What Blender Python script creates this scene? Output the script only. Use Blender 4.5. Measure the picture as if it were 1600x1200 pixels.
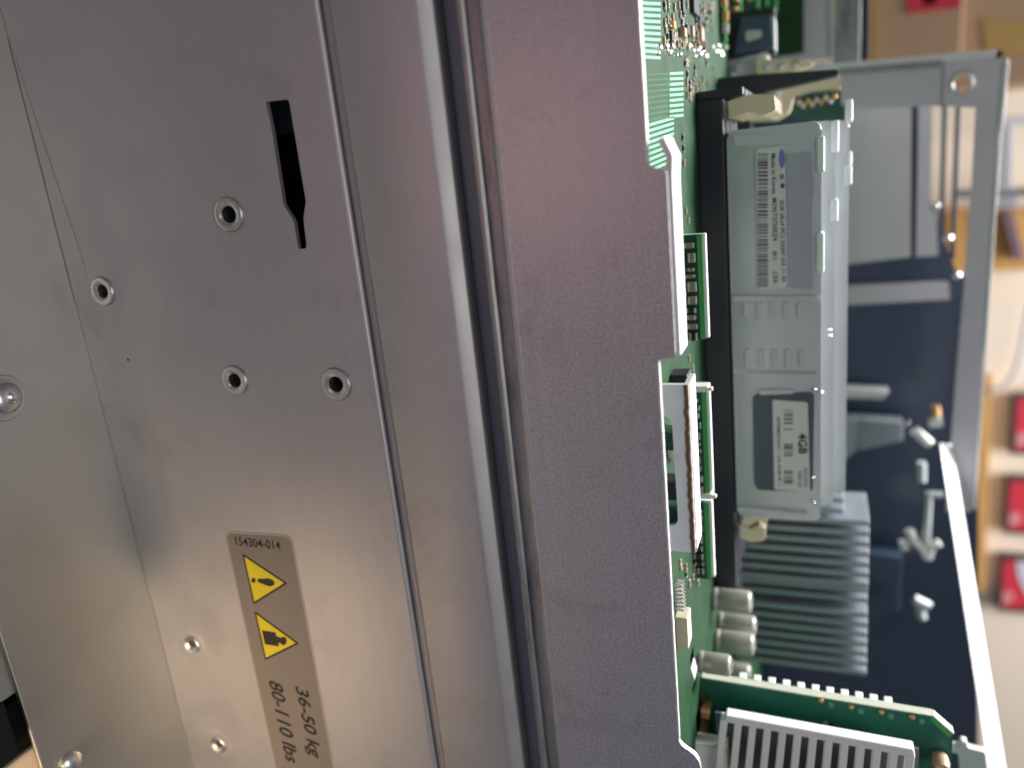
import bpy, bmesh, math, random
from mathutils import Vector, Matrix
from mathutils.geometry import tessellate_polygon
random.seed(7)
S = bpy.context.scene
for o in list(bpy.data.objects):
    bpy.data.objects.remove(o, do_unlink=True)
COL = S.collection

# ------------------------------------------------------------------ camera
# X runs along the server, Y goes into it, Z is up; the phone was held on its side,
# so the picture's right is the world's up.
FPX = 1200.0
vx = Vector((4400, 470, 1200)).normalized()
vz = Vector((7, 3000, -1200)); vz = (vz - vx * vx.dot(vz)).normalized()
vy = vz.cross(vx)
if vy.z < 0: vy = -vy
MR = Matrix((vx, vy, vz))                       # (right, up, forward) of the place -> world
EYE = Vector((0, -0.16, 0.2005))
cam_d = bpy.data.cameras.new('camera'); cam = bpy.data.objects.new('camera', cam_d); COL.objects.link(cam)
r_, u_, f_ = MR.col[0], MR.col[1], MR.col[2]
cm = Matrix.Identity(4)
for i in range(3):
    cm[i][0] = u_[i]; cm[i][1] = -r_[i]; cm[i][2] = -f_[i]; cm[i][3] = EYE[i]
cam.matrix_world = cm
cam_d.sensor_fit = 'HORIZONTAL'; cam_d.sensor_width = 36; cam_d.lens = 27
cam_d.clip_start = 0.01; cam_d.clip_end = 50
cam_d.dof.use_dof = True; cam_d.dof.focus_distance = 0.200; cam_d.dof.aperture_fstop = 7.6
S.camera = cam

# ------------------------------------------------------------------ world, lamps, exposure
w = bpy.data.worlds.new('World'); S.world = w; w.use_nodes = True
bg = w.node_tree.nodes['Background']
bg.inputs[0].default_value = (0.140, 0.138, 0.168, 1); bg.inputs[1].default_value = 1.0
S.view_settings.view_transform = 'Standard'; S.view_settings.look = 'None'
S.view_settings.exposure = 0; S.view_settings.gamma = 1

def area(name, loc, target, sx, sy, power, color, spread=180):
    l = bpy.data.lights.new(name, 'AREA'); l.shape = 'RECTANGLE'; l.size = sx; l.size_y = sy
    l.energy = power; l.color = color; l.spread = math.radians(spread)
    o = bpy.data.objects.new(name, l); COL.objects.link(o); o.location = loc
    d = Vector(target) - Vector(loc)
    o.rotation_euler = d.to_track_quat('-Z', 'Y').to_euler()
    return o
def mirrored(px, py, dist):
    """where a lamp stands that shows in the side panel at this point of the picture"""
    d = MR @ Vector((py - 600.0, px - 800.0, FPX)); P = EYE + d * (-EYE.y / d.y)
    return P + Vector((d.x, -d.y, d.z)).normalized() * dist, P
area('window_light', (-0.22, 0.55, 1.0), (0.08, 0.12, 0.17), 0.6, 0.35, 10.5, (0.97, 0.97, 1.0), 95)
area('ceiling_light', (0.1, -0.75, 1.5), (0.05, 0.0, 0.15), 0.7, 0.4, 5.5, (1.0, 0.97, 0.90))
area('warm_shelf_fill', (0.176, -0.21, 0.042), (0.158, -0.02, 0.0), 0.04, 0.04, 0.042, (1.0, 0.72, 0.44), 60)  # added warm fill for the shelf corner and wood block, no real lamp
area('wall_fill', (0.45, 0.75, 1.9), (0.4, 1.35, 0.3), 1.2, 0.5, 21, (1.0, 0.97, 0.94), 115)  # added fill that brightens only the background wall
l, p = mirrored(300, 1120, 0.42); area('warm_panel_fill', l, p, 0.26, 0.26, 0.028, (1.0, 0.74, 0.50), 140)  # added fill, placed to mirror a brown glow in the lower panel
l, p = mirrored(850, 225, 0.21); area('pink_panel_fill', l, p, 0.03, 0.03, 0.015, (1.0, 0.50, 0.46), 140)  # added fill, placed to mirror a pink glow in the upper wall
l, p = mirrored(520, 900, 0.6); area('panel_fill', l, p, 0.5, 0.5, 0.16, (0.84, 0.86, 1.0), 160)  # added broad fill that makes the panel's brighter area

# ------------------------------------------------------------------ helpers
def ray(px, py):
    return MR @ Vector((py - 600.0, px - 800.0, FPX))
def A(px, py, y):
    d = ray(px, py); return EYE + d * ((y - EYE.y) / d.y)
def AZ(px, py, z):
    d = ray(px, py); return EYE + d * ((z - EYE.z) / d.z)
def xz(px, py, y):
    p = A(px, py, y); return (p.x, p.z)

def lin(r, g, b):
    f = lambda c: ((c / 255 + 0.055) / 1.055) ** 2.4 if c > 10 else c / 255 / 12.92
    return (f(r), f(g), f(b), 1)

MATS = {}
def mat(name, col, rough=0.5, metal=0.0, var=0.12, vscale=60, bump=0.0, bscale=400, stretch=None,
        rvar=0.1, dirt=None, dirt_scale=25, dirt_amt=0.5, spec=0.5, trans=0.0, emis=None, streak=0.0):
    if name in MATS: return MATS[name]
    m = bpy.data.materials.new(name); m.use_nodes = True
    nt = m.node_tree; b = nt.nodes['Principled BSDF']; N = nt.nodes.new; L = nt.links.new
    tc = N('ShaderNodeTexCoord'); src = tc.outputs['Object']
    if stretch:
        mp = N('ShaderNodeMapping'); mp.inputs['Scale'].default_value = stretch; L(src, mp.inputs[0]); src = mp.outputs[0]
    n1 = N('ShaderNodeTexNoise'); n1.inputs['Scale'].default_value = vscale; n1.inputs['Detail'].default_value = 6
    L(src, n1.inputs['Vector'])
    mx = N('ShaderNodeMix'); mx.data_type = 'RGBA'
    c = Vector(col[:3])
    mx.inputs[6].default_value = (*(c * (1 - var)), 1); mx.inputs[7].default_value = (*[min(1, q) for q in (c * (1 + var))], 1)
    L(n1.outputs['Fac'], mx.inputs[0]); out = mx.outputs[2]
    if dirt:
        n3 = N('ShaderNodeTexNoise'); n3.inputs['Scale'].default_value = dirt_scale; n3.inputs['Detail'].default_value = 8
        n3.inputs['Roughness'].default_value = 0.7; L(src, n3.inputs['Vector'])
        rp = N('ShaderNodeValToRGB'); rp.color_ramp.elements[0].position = 0.55; rp.color_ramp.elements[1].position = 0.72
        rp.color_ramp.elements[1].color = (dirt_amt,) * 3 + (1,)
        L(n3.outputs['Fac'], rp.inputs[0])
        m2 = N('ShaderNodeMix'); m2.data_type = 'RGBA'; m2.inputs[7].default_value = dirt
        L(rp.outputs[0], m2.inputs[0]); L(out, m2.inputs[6]); out = m2.outputs[2]
    if streak:
        mp2 = N('ShaderNodeMapping'); mp2.inputs['Scale'].default_value = (6, 60, 420); L(tc.outputs['Object'], mp2.inputs[0])
        n4 = N('ShaderNodeTexNoise'); n4.inputs['Scale'].default_value = 1.0; n4.inputs['Detail'].default_value = 7; n4.inputs['Roughness'].default_value = 0.65
        L(mp2.outputs[0], n4.inputs['Vector'])
        r4 = N('ShaderNodeMapRange'); r4.inputs[1].default_value = 0.3; r4.inputs[2].default_value = 0.7
        r4.inputs[3].default_value = 1 - streak; r4.inputs[4].default_value = 1 + streak; L(n4.outputs['Fac'], r4.inputs[0])
        m4 = N('ShaderNodeMix'); m4.data_type = 'RGBA'; m4.blend_type = 'MULTIPLY'; m4.inputs[0].default_value = 1
        cb4 = N('ShaderNodeCombineColor'); [L(r4.outputs[0], cb4.inputs[k]) for k in range(3)]
        L(out, m4.inputs[6]); L(cb4.outputs[0], m4.inputs[7]); out = m4.outputs[2]
    L(out, b.inputs['Base Color'])
    b.inputs['Metallic'].default_value = metal
    b.inputs['Specular IOR Level'].default_value = spec
    b.inputs['Transmission Weight'].default_value = trans
    mr = N('ShaderNodeMapRange'); mr.inputs[3].default_value = max(0.03, rough - rvar); mr.inputs[4].default_value = min(1, rough + rvar)
    L(n1.outputs['Fac'], mr.inputs[0]); L(mr.outputs[0], b.inputs['Roughness'])
    if bump:
        n2 = N('ShaderNodeTexNoise'); n2.inputs['Scale'].default_value = bscale; n2.inputs['Detail'].default_value = 4
        L(src, n2.inputs['Vector'])
        bp = N('ShaderNodeBump'); bp.inputs['Strength'].default_value = bump; bp.inputs['Distance'].default_value = 0.0004
        L(n2.outputs['Fac'], bp.inputs['Height']); L(bp.outputs[0], b.inputs['Normal'])
    if emis:
        b.inputs['Emission Color'].default_value = emis; b.inputs['Emission Strength'].default_value = 1
    MATS[name] = m; return m

M_steel = mat('galvanised_steel', (0.55, 0.54, 0.555), 0.56, 0.92, 0.07, 60, 0.05, 3500, dirt=(0.34, 0.33, 0.33, 1), dirt_scale=26, dirt_amt=0.4, streak=0.022)
M_sheet = mat('spangled_steel', (0.56, 0.55, 0.575), 0.48, 0.92, 0.55, 1500, 0.22, 2000, rvar=0.25, dirt=(0.28, 0.26, 0.26, 1), dirt_scale=40, dirt_amt=0.5, streak=0.035)
M_shelf = mat('shelf_steel', (0.56, 0.56, 0.515), 0.42, 1.0, 0.06, 40, 0.05, 1500)
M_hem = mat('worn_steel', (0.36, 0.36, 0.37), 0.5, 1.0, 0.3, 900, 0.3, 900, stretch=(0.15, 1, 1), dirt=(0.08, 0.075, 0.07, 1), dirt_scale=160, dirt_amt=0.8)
M_bright = mat('bright_steel', (0.78, 0.77, 0.75), 0.32, 1.0, 0.08, 200, 0.1, 800)
M_cutedge = mat('zinc_lit_edge', (0.74, 0.74, 0.72), 0.55, 0.6, 0.12, 300, 0.2, 900)  # zinc tone, paler so upward edges carry light in their colour
M_nut = mat('zinc_rivet', (0.58, 0.57, 0.56), 0.34, 1.0, 0.25, 500, 0.1, 900)
M_black = mat('black_cavity', (0.012, 0.016, 0.018), 0.6)
M_teal = mat('dark_teal_part', (0.10, 0.15, 0.165), 0.5)
M_label = mat('label_film', lin(136, 128, 120), 0.42, 0, 0.05, 200)
M_rim = mat('label_margin', lin(176, 168, 158), 0.35, 0, 0.04, 200)
M_ink = mat('black_ink', (0.012, 0.012, 0.013), 0.5)
M_yellow = mat('warning_yellow', (0.80, 0.66, 0.012), 0.45, 0, 0.04, 200)
M_pcb = mat('green_solder_mask', (0.012, 0.046, 0.018), 0.5, 0, 0.45, 130, 0.05, 800, spec=0.2)
M_pcbd = mat('dark_green_mask', (0.010, 0.075, 0.047), 0.35, 0, 0.2, 130)
M_pcbedge = mat('glassfibre_edge', (0.52, 0.55, 0.43), 0.6, 0, 0.1, 300)
M_lime = mat('lit_board_edge', (0.07, 0.36, 0.10), 0.45, 0, 0.1, 300)  # light on upper board edges put into a brighter green
M_trace = mat('tinned_trace', (0.15, 0.36, 0.24), 0.4, 0.2, 0.35, 900, 0.3, 1800)
M_mid = mat('buried_trace', (0.022, 0.095, 0.035), 0.5, 0.0, 0.3, 400, spec=0.2)
M_solder = mat('solder', (0.75, 0.74, 0.70), 0.28, 0.9, 0.1, 300)
M_gold = mat('copper_pad', (0.72, 0.42, 0.18), 0.35, 0.7, 0.1, 300)
M_ceram = mat('tan_ceramic', (0.38, 0.26, 0.15), 0.5, 0, 0.15, 300)
M_chip = mat('black_epoxy', (0.02, 0.022, 0.024), 0.5, 0, 0.1, 300)
M_socket = mat('socket_black', (0.014, 0.017, 0.026), 0.45, 0, 0.1, 200)
M_spread = mat('heat_spreader', (0.58, 0.61, 0.615), 0.42, 0.25, 0.06, 90, 0.08, 900)
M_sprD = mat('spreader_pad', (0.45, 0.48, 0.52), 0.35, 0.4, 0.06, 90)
M_module = mat('memory_chip_blue', (0.075, 0.105, 0.125), 0.4, 0, 0.1, 100)
M_paper = mat('white_sticker', (0.66, 0.67, 0.63), 0.55, 0, 0.03, 200)
M_blue = mat('blue_ink', (0.16, 0.20, 0.50), 0.5)
M_grayink = mat('grey_ink', (0.07, 0.075, 0.10), 0.6)
M_cream = mat('cream_nylon', (0.66, 0.58, 0.40), 0.45, 0, 0.08, 100)
M_capsl = mat('capacitor_sleeve', (0.36, 0.35, 0.30), 0.35, 0.3, 0.08, 100)
M_fin = mat('aluminium_fin', (0.36, 0.385, 0.42), 0.45, 0.5, 0.08, 100)
M_white = mat('white_nylon', (0.86, 0.85, 0.80), 0.45, 0, 0.04, 100)
M_whitem = mat('white_slat_overlit_strut', (0.92, 0.93, 0.94), 0.4, 0, 0.03, 100)  # white of the slats; on the strut it stands for overexposed light
M_bluecon = mat('blue_grey_connector', (0.045, 0.075, 0.125), 0.45)
M_navy = mat('shade_haze_navy', (0.045, 0.066, 0.11), 0.3, 0, 0.15, 12)  # the wall's shade and bluish haze put into its base colour
M_cage = mat('cage_steel', (0.56, 0.545, 0.57), 0.45, 0.25, 0.08, 40, 0.05, 900)
M_wall = mat('cream_wall_paint', lin(236, 222, 203), 0.8, 0, 0.03, 6, 0.05, 60)
M_card = mat('cardboard', (0.46, 0.31, 0.185), 0.85, 0, 0.12, 9, 0.1, 80)
M_tape = mat('packing_tape', (0.50, 0.32, 0.10), 0.35, 0, 0.15, 14)
M_red = mat('red_print', (0.62, 0.04, 0.065), 0.4)
M_frame = mat('dark_frame', (0.05, 0.03, 0.045), 0.5)
M_pgrey = mat('pale_grey_print', (0.60, 0.60, 0.66), 0.5)
M_pink = mat('pink_print', (0.86, 0.45, 0.45), 0.5)
M_wood = mat('orange_wood', (0.60, 0.33, 0.10), 0.5, 0, 0.2, 20, stretch=(1, 6, 6))
M_rust = mat('rusty_edge', (0.16, 0.085, 0.045), 0.8, 0, 0.4, 700, 0.5, 1200)
M_zinc = mat('pale_zinc_plate', (0.74, 0.79, 0.77), 0.42, 0.1, 0.08, 200, 0.1, 900, dirt=(0.30, 0.30, 0.27, 1), dirt_scale=90, dirt_amt=0.4)
M_floor = mat('grey_floor', (0.12, 0.12, 0.10), 0.6)
M_darkcloth = mat('black_rubber', (0.010, 0.011, 0.010), 0.9, spec=0.05)
M_plum = mat('mauve_stick', (0.20, 0.13, 0.16), 0.5)

class MB:
    def __init__(s): s.bm = bmesh.new()
    def poly(s, pts):
        return s.bm.faces.new([s.bm.verts.new(p) for p in pts])
    def hexa(s, a, b, bev=0, seg=2):
        """a, b: matching quads (4 points each)"""
        va = [s.bm.verts.new(p) for p in a]; vb = [s.bm.verts.new(p) for p in b]
        n = len(va); fs = [s.bm.faces.new(va), s.bm.faces.new(vb[::-1])]
        for i in range(n):
            j = (i + 1) % n; fs.append(s.bm.faces.new((va[j], va[i], vb[i], vb[j])))
        if bev:
            es = list({e for f in fs for e in f.edges})
            bmesh.ops.bevel(s.bm, geom=es, offset=bev, segments=seg, affect='EDGES', profile=0.5)
        return s
    def box(s, c0, c1, bev=0, seg=2):
        (x0, y0, z0), (x1, y1, z1) = c0, c1
        return s.hexa([(x0, y0, z0), (x1, y0, z0), (x1, y1, z0), (x0, y1, z0)],
                      [(x0, y0, z1), (x1, y0, z1), (x1, y1, z1), (x0, y1, z1)], bev, seg)
    def prism(s, pts, y0, y1, bev=0):
        """pts: (x, z) outline, extruded in Y"""
        return s.hexa([(p[0], y0, p[1]) for p in pts], [(p[0], y1, p[1]) for p in pts], bev)
    def extr(s, prof, x0, x1, closed=True):
        """prof: (y, z) outline swept along X"""
        a = [s.bm.verts.new((x0, p[0], p[1])) for p in prof]; b = [s.bm.verts.new((x1, p[0], p[1])) for p in prof]
        n = len(prof)
        for i in range(n if closed else n - 1):
            j = (i + 1) % n; s.bm.faces.new((a[i], a[j], b[j], b[i]))
        if closed: s.bm.faces.new(a[::-1]); s.bm.faces.new(b)
        return s
    def sheet(s, loops, y0, y1):
        """loops of (x, z): outer first, then holes; a plate between y0 and y1"""
        tri = tessellate_polygon([[Vector((p[0], p[1], 0)) for p in l] for l in loops])
        flat = [p for l in loops for p in l]
        va = [s.bm.verts.new((p[0], y0, p[1])) for p in flat]; vb = [s.bm.verts.new((p[0], y1, p[1])) for p in flat]
        for t in tri:
            try:
                s.bm.faces.new([va[i] for i in t]); s.bm.faces.new([vb[i] for i in t][::-1])
            except ValueError: pass
        k = 0
        for l in loops:
            n = len(l)
            for i in range(n):
                j = (i + 1) % n; s.bm.faces.new((va[k + i], va[k + j], vb[k + j], vb[k + i]))
            k += n
        return s
    def lathe(s, prof, org, axis='Y', n=32):
        """prof: (radius, height) rotated about an axis through org"""
        rings = []
        for r, h in prof:
            ring = []
            for i in range(n):
                a = 2 * math.pi * i / n; c, q = r * math.cos(a), r * math.sin(a)
                v = {'Y': (c, h, q), 'Z': (c, q, h), 'X': (h, c, q)}[axis]
                ring.append(s.bm.verts.new(Vector(org) + Vector(v)))
            rings.append(ring)
        for a, b in zip(rings, rings[1:]):
            for i in range(n):
                j = (i + 1) % n; s.bm.faces.new((a[i], a[j], b[j], b[i]))
        for ring in (rings[0], rings[-1]):
            try: s.bm.faces.new(ring)
            except ValueError: pass
        return s
    def tube(s, pts, r, n=10):
        pts = [Vector(p) for p in pts]; rings = []
        for i, p in enumerate(pts):
            d = (pts[min(i + 1, len(pts) - 1)] - pts[max(i - 1, 0)]).normalized()
            u = d.orthogonal().normalized(); v = d.cross(u)
            if rings:   # keep the ring order steady
                u = (lu - d * lu.dot(d)).normalized(); v = d.cross(u)
            lu = u
            rings.append([s.bm.verts.new(p + (u * math.cos(2 * math.pi * k / n) + v * math.sin(2 * math.pi * k / n)) * r) for k in range(n)])
        for a, b in zip(rings, rings[1:]):
            for k in range(n):
                j = (k + 1) % n; s.bm.faces.new((a[k], a[j], b[j], b[k]))
        s.bm.faces.new(rings[0][::-1]); s.bm.faces.new(rings[-1])
        return s
    def build(s, name, m, parent=None, smooth=False):
        bmesh.ops.recalc_face_normals(s.bm, faces=s.bm.faces)
        me = bpy.data.meshes.new(name); s.bm.to_mesh(me); s.bm.free()
        me.materials.append(m)
        if smooth:
            for p in me.polygons: p.use_smooth = True
            me.set_sharp_from_angle(angle=math.radians(40))
        o = bpy.data.objects.new(name, me); COL.objects.link(o)
        if parent: attach(o, parent)
        return o

def attach(o, parent):
    o.parent = parent
    T = Matrix.Identity(4)
    p = parent
    while p is not None:
        T = Matrix.LocRotScale(p.location, p.rotation_euler, p.scale) @ (p.matrix_parent_inverse if p.parent else Matrix.Identity(4)) @ T if not p.parent else \
            p.matrix_parent_inverse @ Matrix.LocRotScale(p.location, p.rotation_euler, p.scale) @ T
        p = p.parent
    o.matrix_parent_inverse = T.inverted()

def thing(name, label, cat, loc=(0, 0, 0), group=None):
    o = bpy.data.objects.new(name, None); COL.objects.link(o); o.location = loc; o.empty_display_size = 0.01
    tag(o, label, cat, group); return o
def tag(o, label, cat, group=None):
    o['label'] = label; o['category'] = cat
    if group: o['group'] = group
    return o
def struct(o):
    o['kind'] = 'structure'; return o

def arc(cx, cz, r, a0, a1, n=6):
    return [(cx + r * math.cos(math.radians(a0 + (a1 - a0) * i / n)), cz + r * math.sin(math.radians(a0 + (a1 - a0) * i / n))) for i in range(n + 1)]
def rounded(pts, r, n=4):
    """round the corners of a 2-D outline; r a number or a list"""
    out = []; m = len(pts)
    for i in range(m):
        p0, p, p1 = Vector(pts[i - 1]), Vector(pts[i]), Vector(pts[(i + 1) % m])
        rr = r[i] if isinstance(r, (list, tuple)) else r
        if rr <= 0: out.append(tuple(p)); continue
        a, b = p0 - p, p1 - p; k = min(rr, a.length * 0.49, b.length * 0.49)
        s0, s1 = p + a.normalized() * k, p + b.normalized() * k
        for q in range(n + 1):
            t = q / n; out.append(tuple(s0 * (1 - t) ** 2 + p * 2 * t * (1 - t) + s1 * t * t))
    return out

def text(body, y, corner, ux, uz, length, height, m, parent, shear=0.0, bold=0.0, name='lettering', depth=0.00004):
    """flat lettering at depth y: corner = lower-left (x, z); ux / uz = unit vectors of reading and upward direction"""
    cu = bpy.data.curves.new('t', 'FONT'); cu.body = body; cu.size = 1; cu.shear = shear; cu.offset = bold
    cu.extrude = 0.0; cu.resolution_u = 3
    ob = bpy.data.objects.new('t', cu); COL.objects.link(ob)
    dg = bpy.context.evaluated_depsgraph_get(); dg.update()
    me = bpy.data.meshes.new_from_object(ob.evaluated_get(dg))
    bpy.data.objects.remove(ob, do_unlink=True); bpy.data.curves.remove(cu)
    xs = [v.co.x for v in me.vertices]; ys = [v.co.y for v in me.vertices]
    x0, x1, y0, y1 = min(xs), max(xs), min(ys), max(ys)
    for v in me.vertices:
        a = (v.co.x - x0) / (x1 - x0) * length; b = (v.co.y - y0) / (y1 - y0) * height
        v.co = (corner[0] + ux[0] * a + uz[0] * b, y, corner[1] + ux[1] * a + uz[1] * b)
    me.name = name; me.materials.clear(); me.materials.append(m)
    o = bpy.data.objects.new(name, me); COL.objects.link(o); attach(o, parent); return o

def copy_part(o, parent, off):
    c = o.copy(); COL.objects.link(c); c.parent = parent; c.matrix_parent_inverse = o.matrix_parent_inverse.copy()
    c.location = o.location + Vector(off); return c

# ================================================================== THE SETTING
ZC = 0.096           # crease of the lower side panel
XL, XR = -0.30, 0.46
fy = AZ(32, 1094, 0).y                       # front edge of the shelf
sh = thing_shelf = MB()
sh.box((XL - 0.1, fy, -0.0015), (XR + 0.1, 0.45, 0.0), 0.0004)
shelf = struct(sh.build('metal_shelf', M_shelf))
# dimpled screw in the shelf
sc = AZ(6, 622, 0)
b = MB(); b.lathe([(0.0062, 0.0001), (0.0060, 0.0004), (0.0052, 0.0005), (0.0048, 0.0003), (0.0, 0.0003)], sc, 'Z', 36)
dm = b.build('dimple_ring', M_shelf, shelf, True)
b = MB(); b.lathe([(0.0042, 0.0003), (0.0040, 0.0016), (0.0030, 0.0025), (0.0016, 0.0028), (0.0014, 0.0012), (0.0, 0.0012)], sc, 'Z', 28)
b.build('screw_or_glint', M_bright, shelf, True)
glint_at = AZ(110, 1190, 0)  # bright bead added for a highlight on the shelf
b = MB(); b.lathe([(0.0030, 0.0001), (0.0029, 0.0012), (0.0020, 0.0020), (0.0, 0.0022)], glint_at, 'Z', 24)
b.build('screw_or_glint', M_bright, shelf, True)
# below and in front of the shelf
b = MB(); b.box((-0.3, fy - 0.4, -0.125), (0.8, fy + 0.3, -0.12)); struct(b.build('floor', M_floor))

# background wall
b = MB(); b.box((-1.6, 1.40, -0.3), (3.2, 1.44, 1.6)); struct(b.build('wall', M_wall))

# ================================================================== SERVER CHASSIS
ch = thing('server_chassis', 'open grey steel server chassis with riveted side panel and notched upper wall', 'server')

# --- lower side panel with slot and rivet holes
slot_px = [(415, 159), (449, 155), (452, 159), (478, 315), (474, 341), (479, 384), (477, 389), (466, 389), (459, 345), (443, 320), (424, 200)]
slot = rounded([xz(x, y, 0) for x, y in slot_px], 0.0005, 3)
rivets = [((359, 335), 0.0049, 0.00205), ((162, 455), 0.0046, 0.0018), ((368, 594), 0.0047, 0.0019), ((526, 600), 0.0049, 0.0020),
          ((300, 1007), 0.0037, 0.0013), ((341, 1163), 0.0037, 0.0013)]
holes = []
for (px, py), R, r in rivets:
    cx, cz = xz(px, py, 0); holes.append(arc(cx, cz, r + 0.0003, 0, 360, 20)[:-1])
outer = [(XL, 0.0001), (XR, 0.0001), (XR, ZC), (XL, ZC)]
b = MB(); b.sheet([outer, slot] + holes, 0.0, 0.0013)
side = b.build('side_panel', M_steel, ch)
# softly rounded top edge of that panel
b = MB(); prof = [(0.0013, ZC - 0.0001)] + [(0.0012 - 0.0012 * math.sin(math.radians(a)) , ZC + 0.0010 * math.cos(math.radians(a)) - 0.0001) for a in (0, 20, 40, 60, 80, 90)][0:6] + [(0.0, ZC - 0.0002), (0.0013, ZC - 0.0002)]
b.extr([(0.0013, ZC + 0.0009), (0.0008, ZC + 0.0009), (0.0004, ZC + 0.0007), (0.00015, ZC + 0.0004), (0.0, ZC), (0.0013, ZC)], XL, XR)
b.build('rolled_edge', M_steel, ch, True)
# bottom flange with rounded end
fx = xz(140, 492, 0)[0]
b = MB(); b.sheet([rounded([(fx - 0.075, 0.0002), (fx - 0.0045, 0.0002), (fx - 0.001, 0.0072), (fx - 0.016, 0.0072)], [0, 0, 0.003, 0.006])], -0.00014, -0.00005); b.build('foot_flange', M_steel, ch)
# rivet nuts
for (px, py), R, r in rivets:
    cx, cz = xz(px, py, 0)
    if R > 0.004:
        prof = [(R * 0.90, -0.00001), (R * 0.90, -0.00045), (R * 0.85, -0.00075), (R * 0.74, -0.00085), (R * 0.60, -0.00078), (r * 1.25, -0.00062), (r * 1.04, -0.00035), (r, 0.0003), (r * 0.96, 0.006)]
    else:
        prof = [(R * 0.86, -0.00001), (R * 0.84, -0.00030), (R * 0.76, -0.00048), (R * 0.62, -0.00040), (R * 0.50, -0.00002), (r * 1.15, 0.0001), (r, 0.0005), (r * 0.95, 0.006)]
    b = MB(); b.lathe(prof, (cx, 0, cz), 'Y', 36)
    for f in [f for f in b.bm.faces if len(f.verts) > 8]: b.bm.faces.remove(f)
    b.build('rivet_nut', M_nut, ch, True)
    # shallow pressed swelling of the sheet around each nut
    b = MB(); b.lathe([(R * 1.75, -0.000005), (R * 1.55, -0.00003), (R * 1.30, -0.00010), (R * 1.10, -0.00015), (R * 0.95, -0.00012), (R * 0.80, -0.00004)], (cx, 0, cz), 'Y', 48)
    for f in [f for f in b.bm.faces if len(f.verts) > 8]: b.bm.faces.remove(f)
    b.build('pressed_ring', M_steel, ch, True)
# behind the slot: black sheet put in for the shade of the cavity
s0, s1 = xz(400, 130, 0.012), xz(500, 420, 0.012)
b = MB(); b.box((XL, 0.014, 0.002), (XR, 0.015, ZC + 0.02)); b.build('cavity_shade', M_black, ch)
q0, q1 = xz(405, 120, 0.010), xz(470, 205, 0.010)
b = MB(); b.box((q0[0], 0.010, q0[1] - 0.004), (q1[0], 0.0135, q1[1] + 0.012)); b.build('slide_block', M_teal, ch)
# small paint chip
p = xz(200, 562, 0); b = MB(); b.lathe([(0.0004, -0.00002), (0.0003, -0.0001), (0, -0.0001)], (p[0], 0, p[1]), 'Y', 8); b.build('speck', M_black, ch)

# --- middle strip: recessed band, flat face, rolled-over top
b = MB()
prof = [(0.0017, 0.0925), (0.0017, 0.0985), (0.0013, 0.0992), (0.0005, 0.1000), (0.0002, 0.1006), (0.0002, 0.1200), (0.0003, 0.1206), (0.0007, 0.1213),
        (0.0026, 0.1236), (0.0030, 0.1239), (0.0165, 0.1240), (0.0165, 0.1231), (0.0042, 0.1230), (0.0012, 0.1190), (0.0012, 0.1006), (0.0025, 0.0990), (0.0025, 0.0925)]
b.extr(prof, XL, XR); b.build('slide_channel', M_steel, ch, True)
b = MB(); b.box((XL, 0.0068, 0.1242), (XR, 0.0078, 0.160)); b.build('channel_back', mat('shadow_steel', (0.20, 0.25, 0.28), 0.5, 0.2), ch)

# --- upper wall: hem at the bottom, notches and tab at the top
ZT = 0.1682
XE = xz(1065, 1165, 0)[0]
xn0, xn1 = xz(1010, 266, 0)[0], xz(1064, 558, 0)[0]
ztab = xz(1048, 400, 0)[1]
ye = 0.0013
outer = [(XL, 0.1362), (XR, 0.1362), (XR, 0.235), (XE + 0.045, 0.235), (XE + 0.030, 0.1790), (XE + 0.0042, ZT + 0.0042), (XE - 0.0005, ZT),
         (xn1, ZT), (xn1 - 0.0004, ztab), (xn0 + 0.0072, ztab), (xn0 + 0.0072, ztab - 0.0003), (xn0, ztab - 0.0006), (xn0 - 0.0004, ZT), (XL, ZT)]
outer = [(XL, 0.1362), (XR, 0.1362), (XR, 0.1745), (XE + 0.02, 0.1745), (XE + 0.0025, 0.1730), (XE - 0.0002, ZT),
         (xn1 + 0.0005, ZT), (xn1, ztab), (xn0 + 0.0004, ztab), (xn0 - 0.0006, ZT), (XL, ZT)]
outer = rounded(outer, [0, 0, 0, 0, 0.004, 0.002, 0.0008, 0.0012, 0.0008, 0.0016, 0], 4)
b = MB(); b.sheet([outer], 0.0, ye); up = b.build('upper_wall', M_sheet, ch)
# paler strip for light on the shorn edge along the top of the upper wall
for (xa, xb, zz) in ((XL, xn0 - 0.0014, ZT), (xn1 + 0.0012, XE - 0.002, ZT)):
    b = MB(); n = 60; random.seed(3)
    va = []
    for i in range(n + 1):
        x = xa + (xb - xa) * i / n; j = random.uniform(-0.00006, 0.0001)
        va.append((x, -0.00012, zz - 0.00022 + j, zz + 0.00025 + j * 0.4))
    rows = [[b.bm.verts.new(q) for q in ((x, y0, z0), (x, y0 + 0.0001, z1), (x, ye, z1), (x, ye, z0))] for (x, y0, z0, z1) in va]
    for p0, p1 in zip(rows, rows[1:]):
        for k in range(4): b.bm.faces.new((p0[k], p0[(k + 1) % 4], p1[(k + 1) % 4], p1[k]))
    b.build('lit_shorn_edge', M_cutedge, ch)
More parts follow.
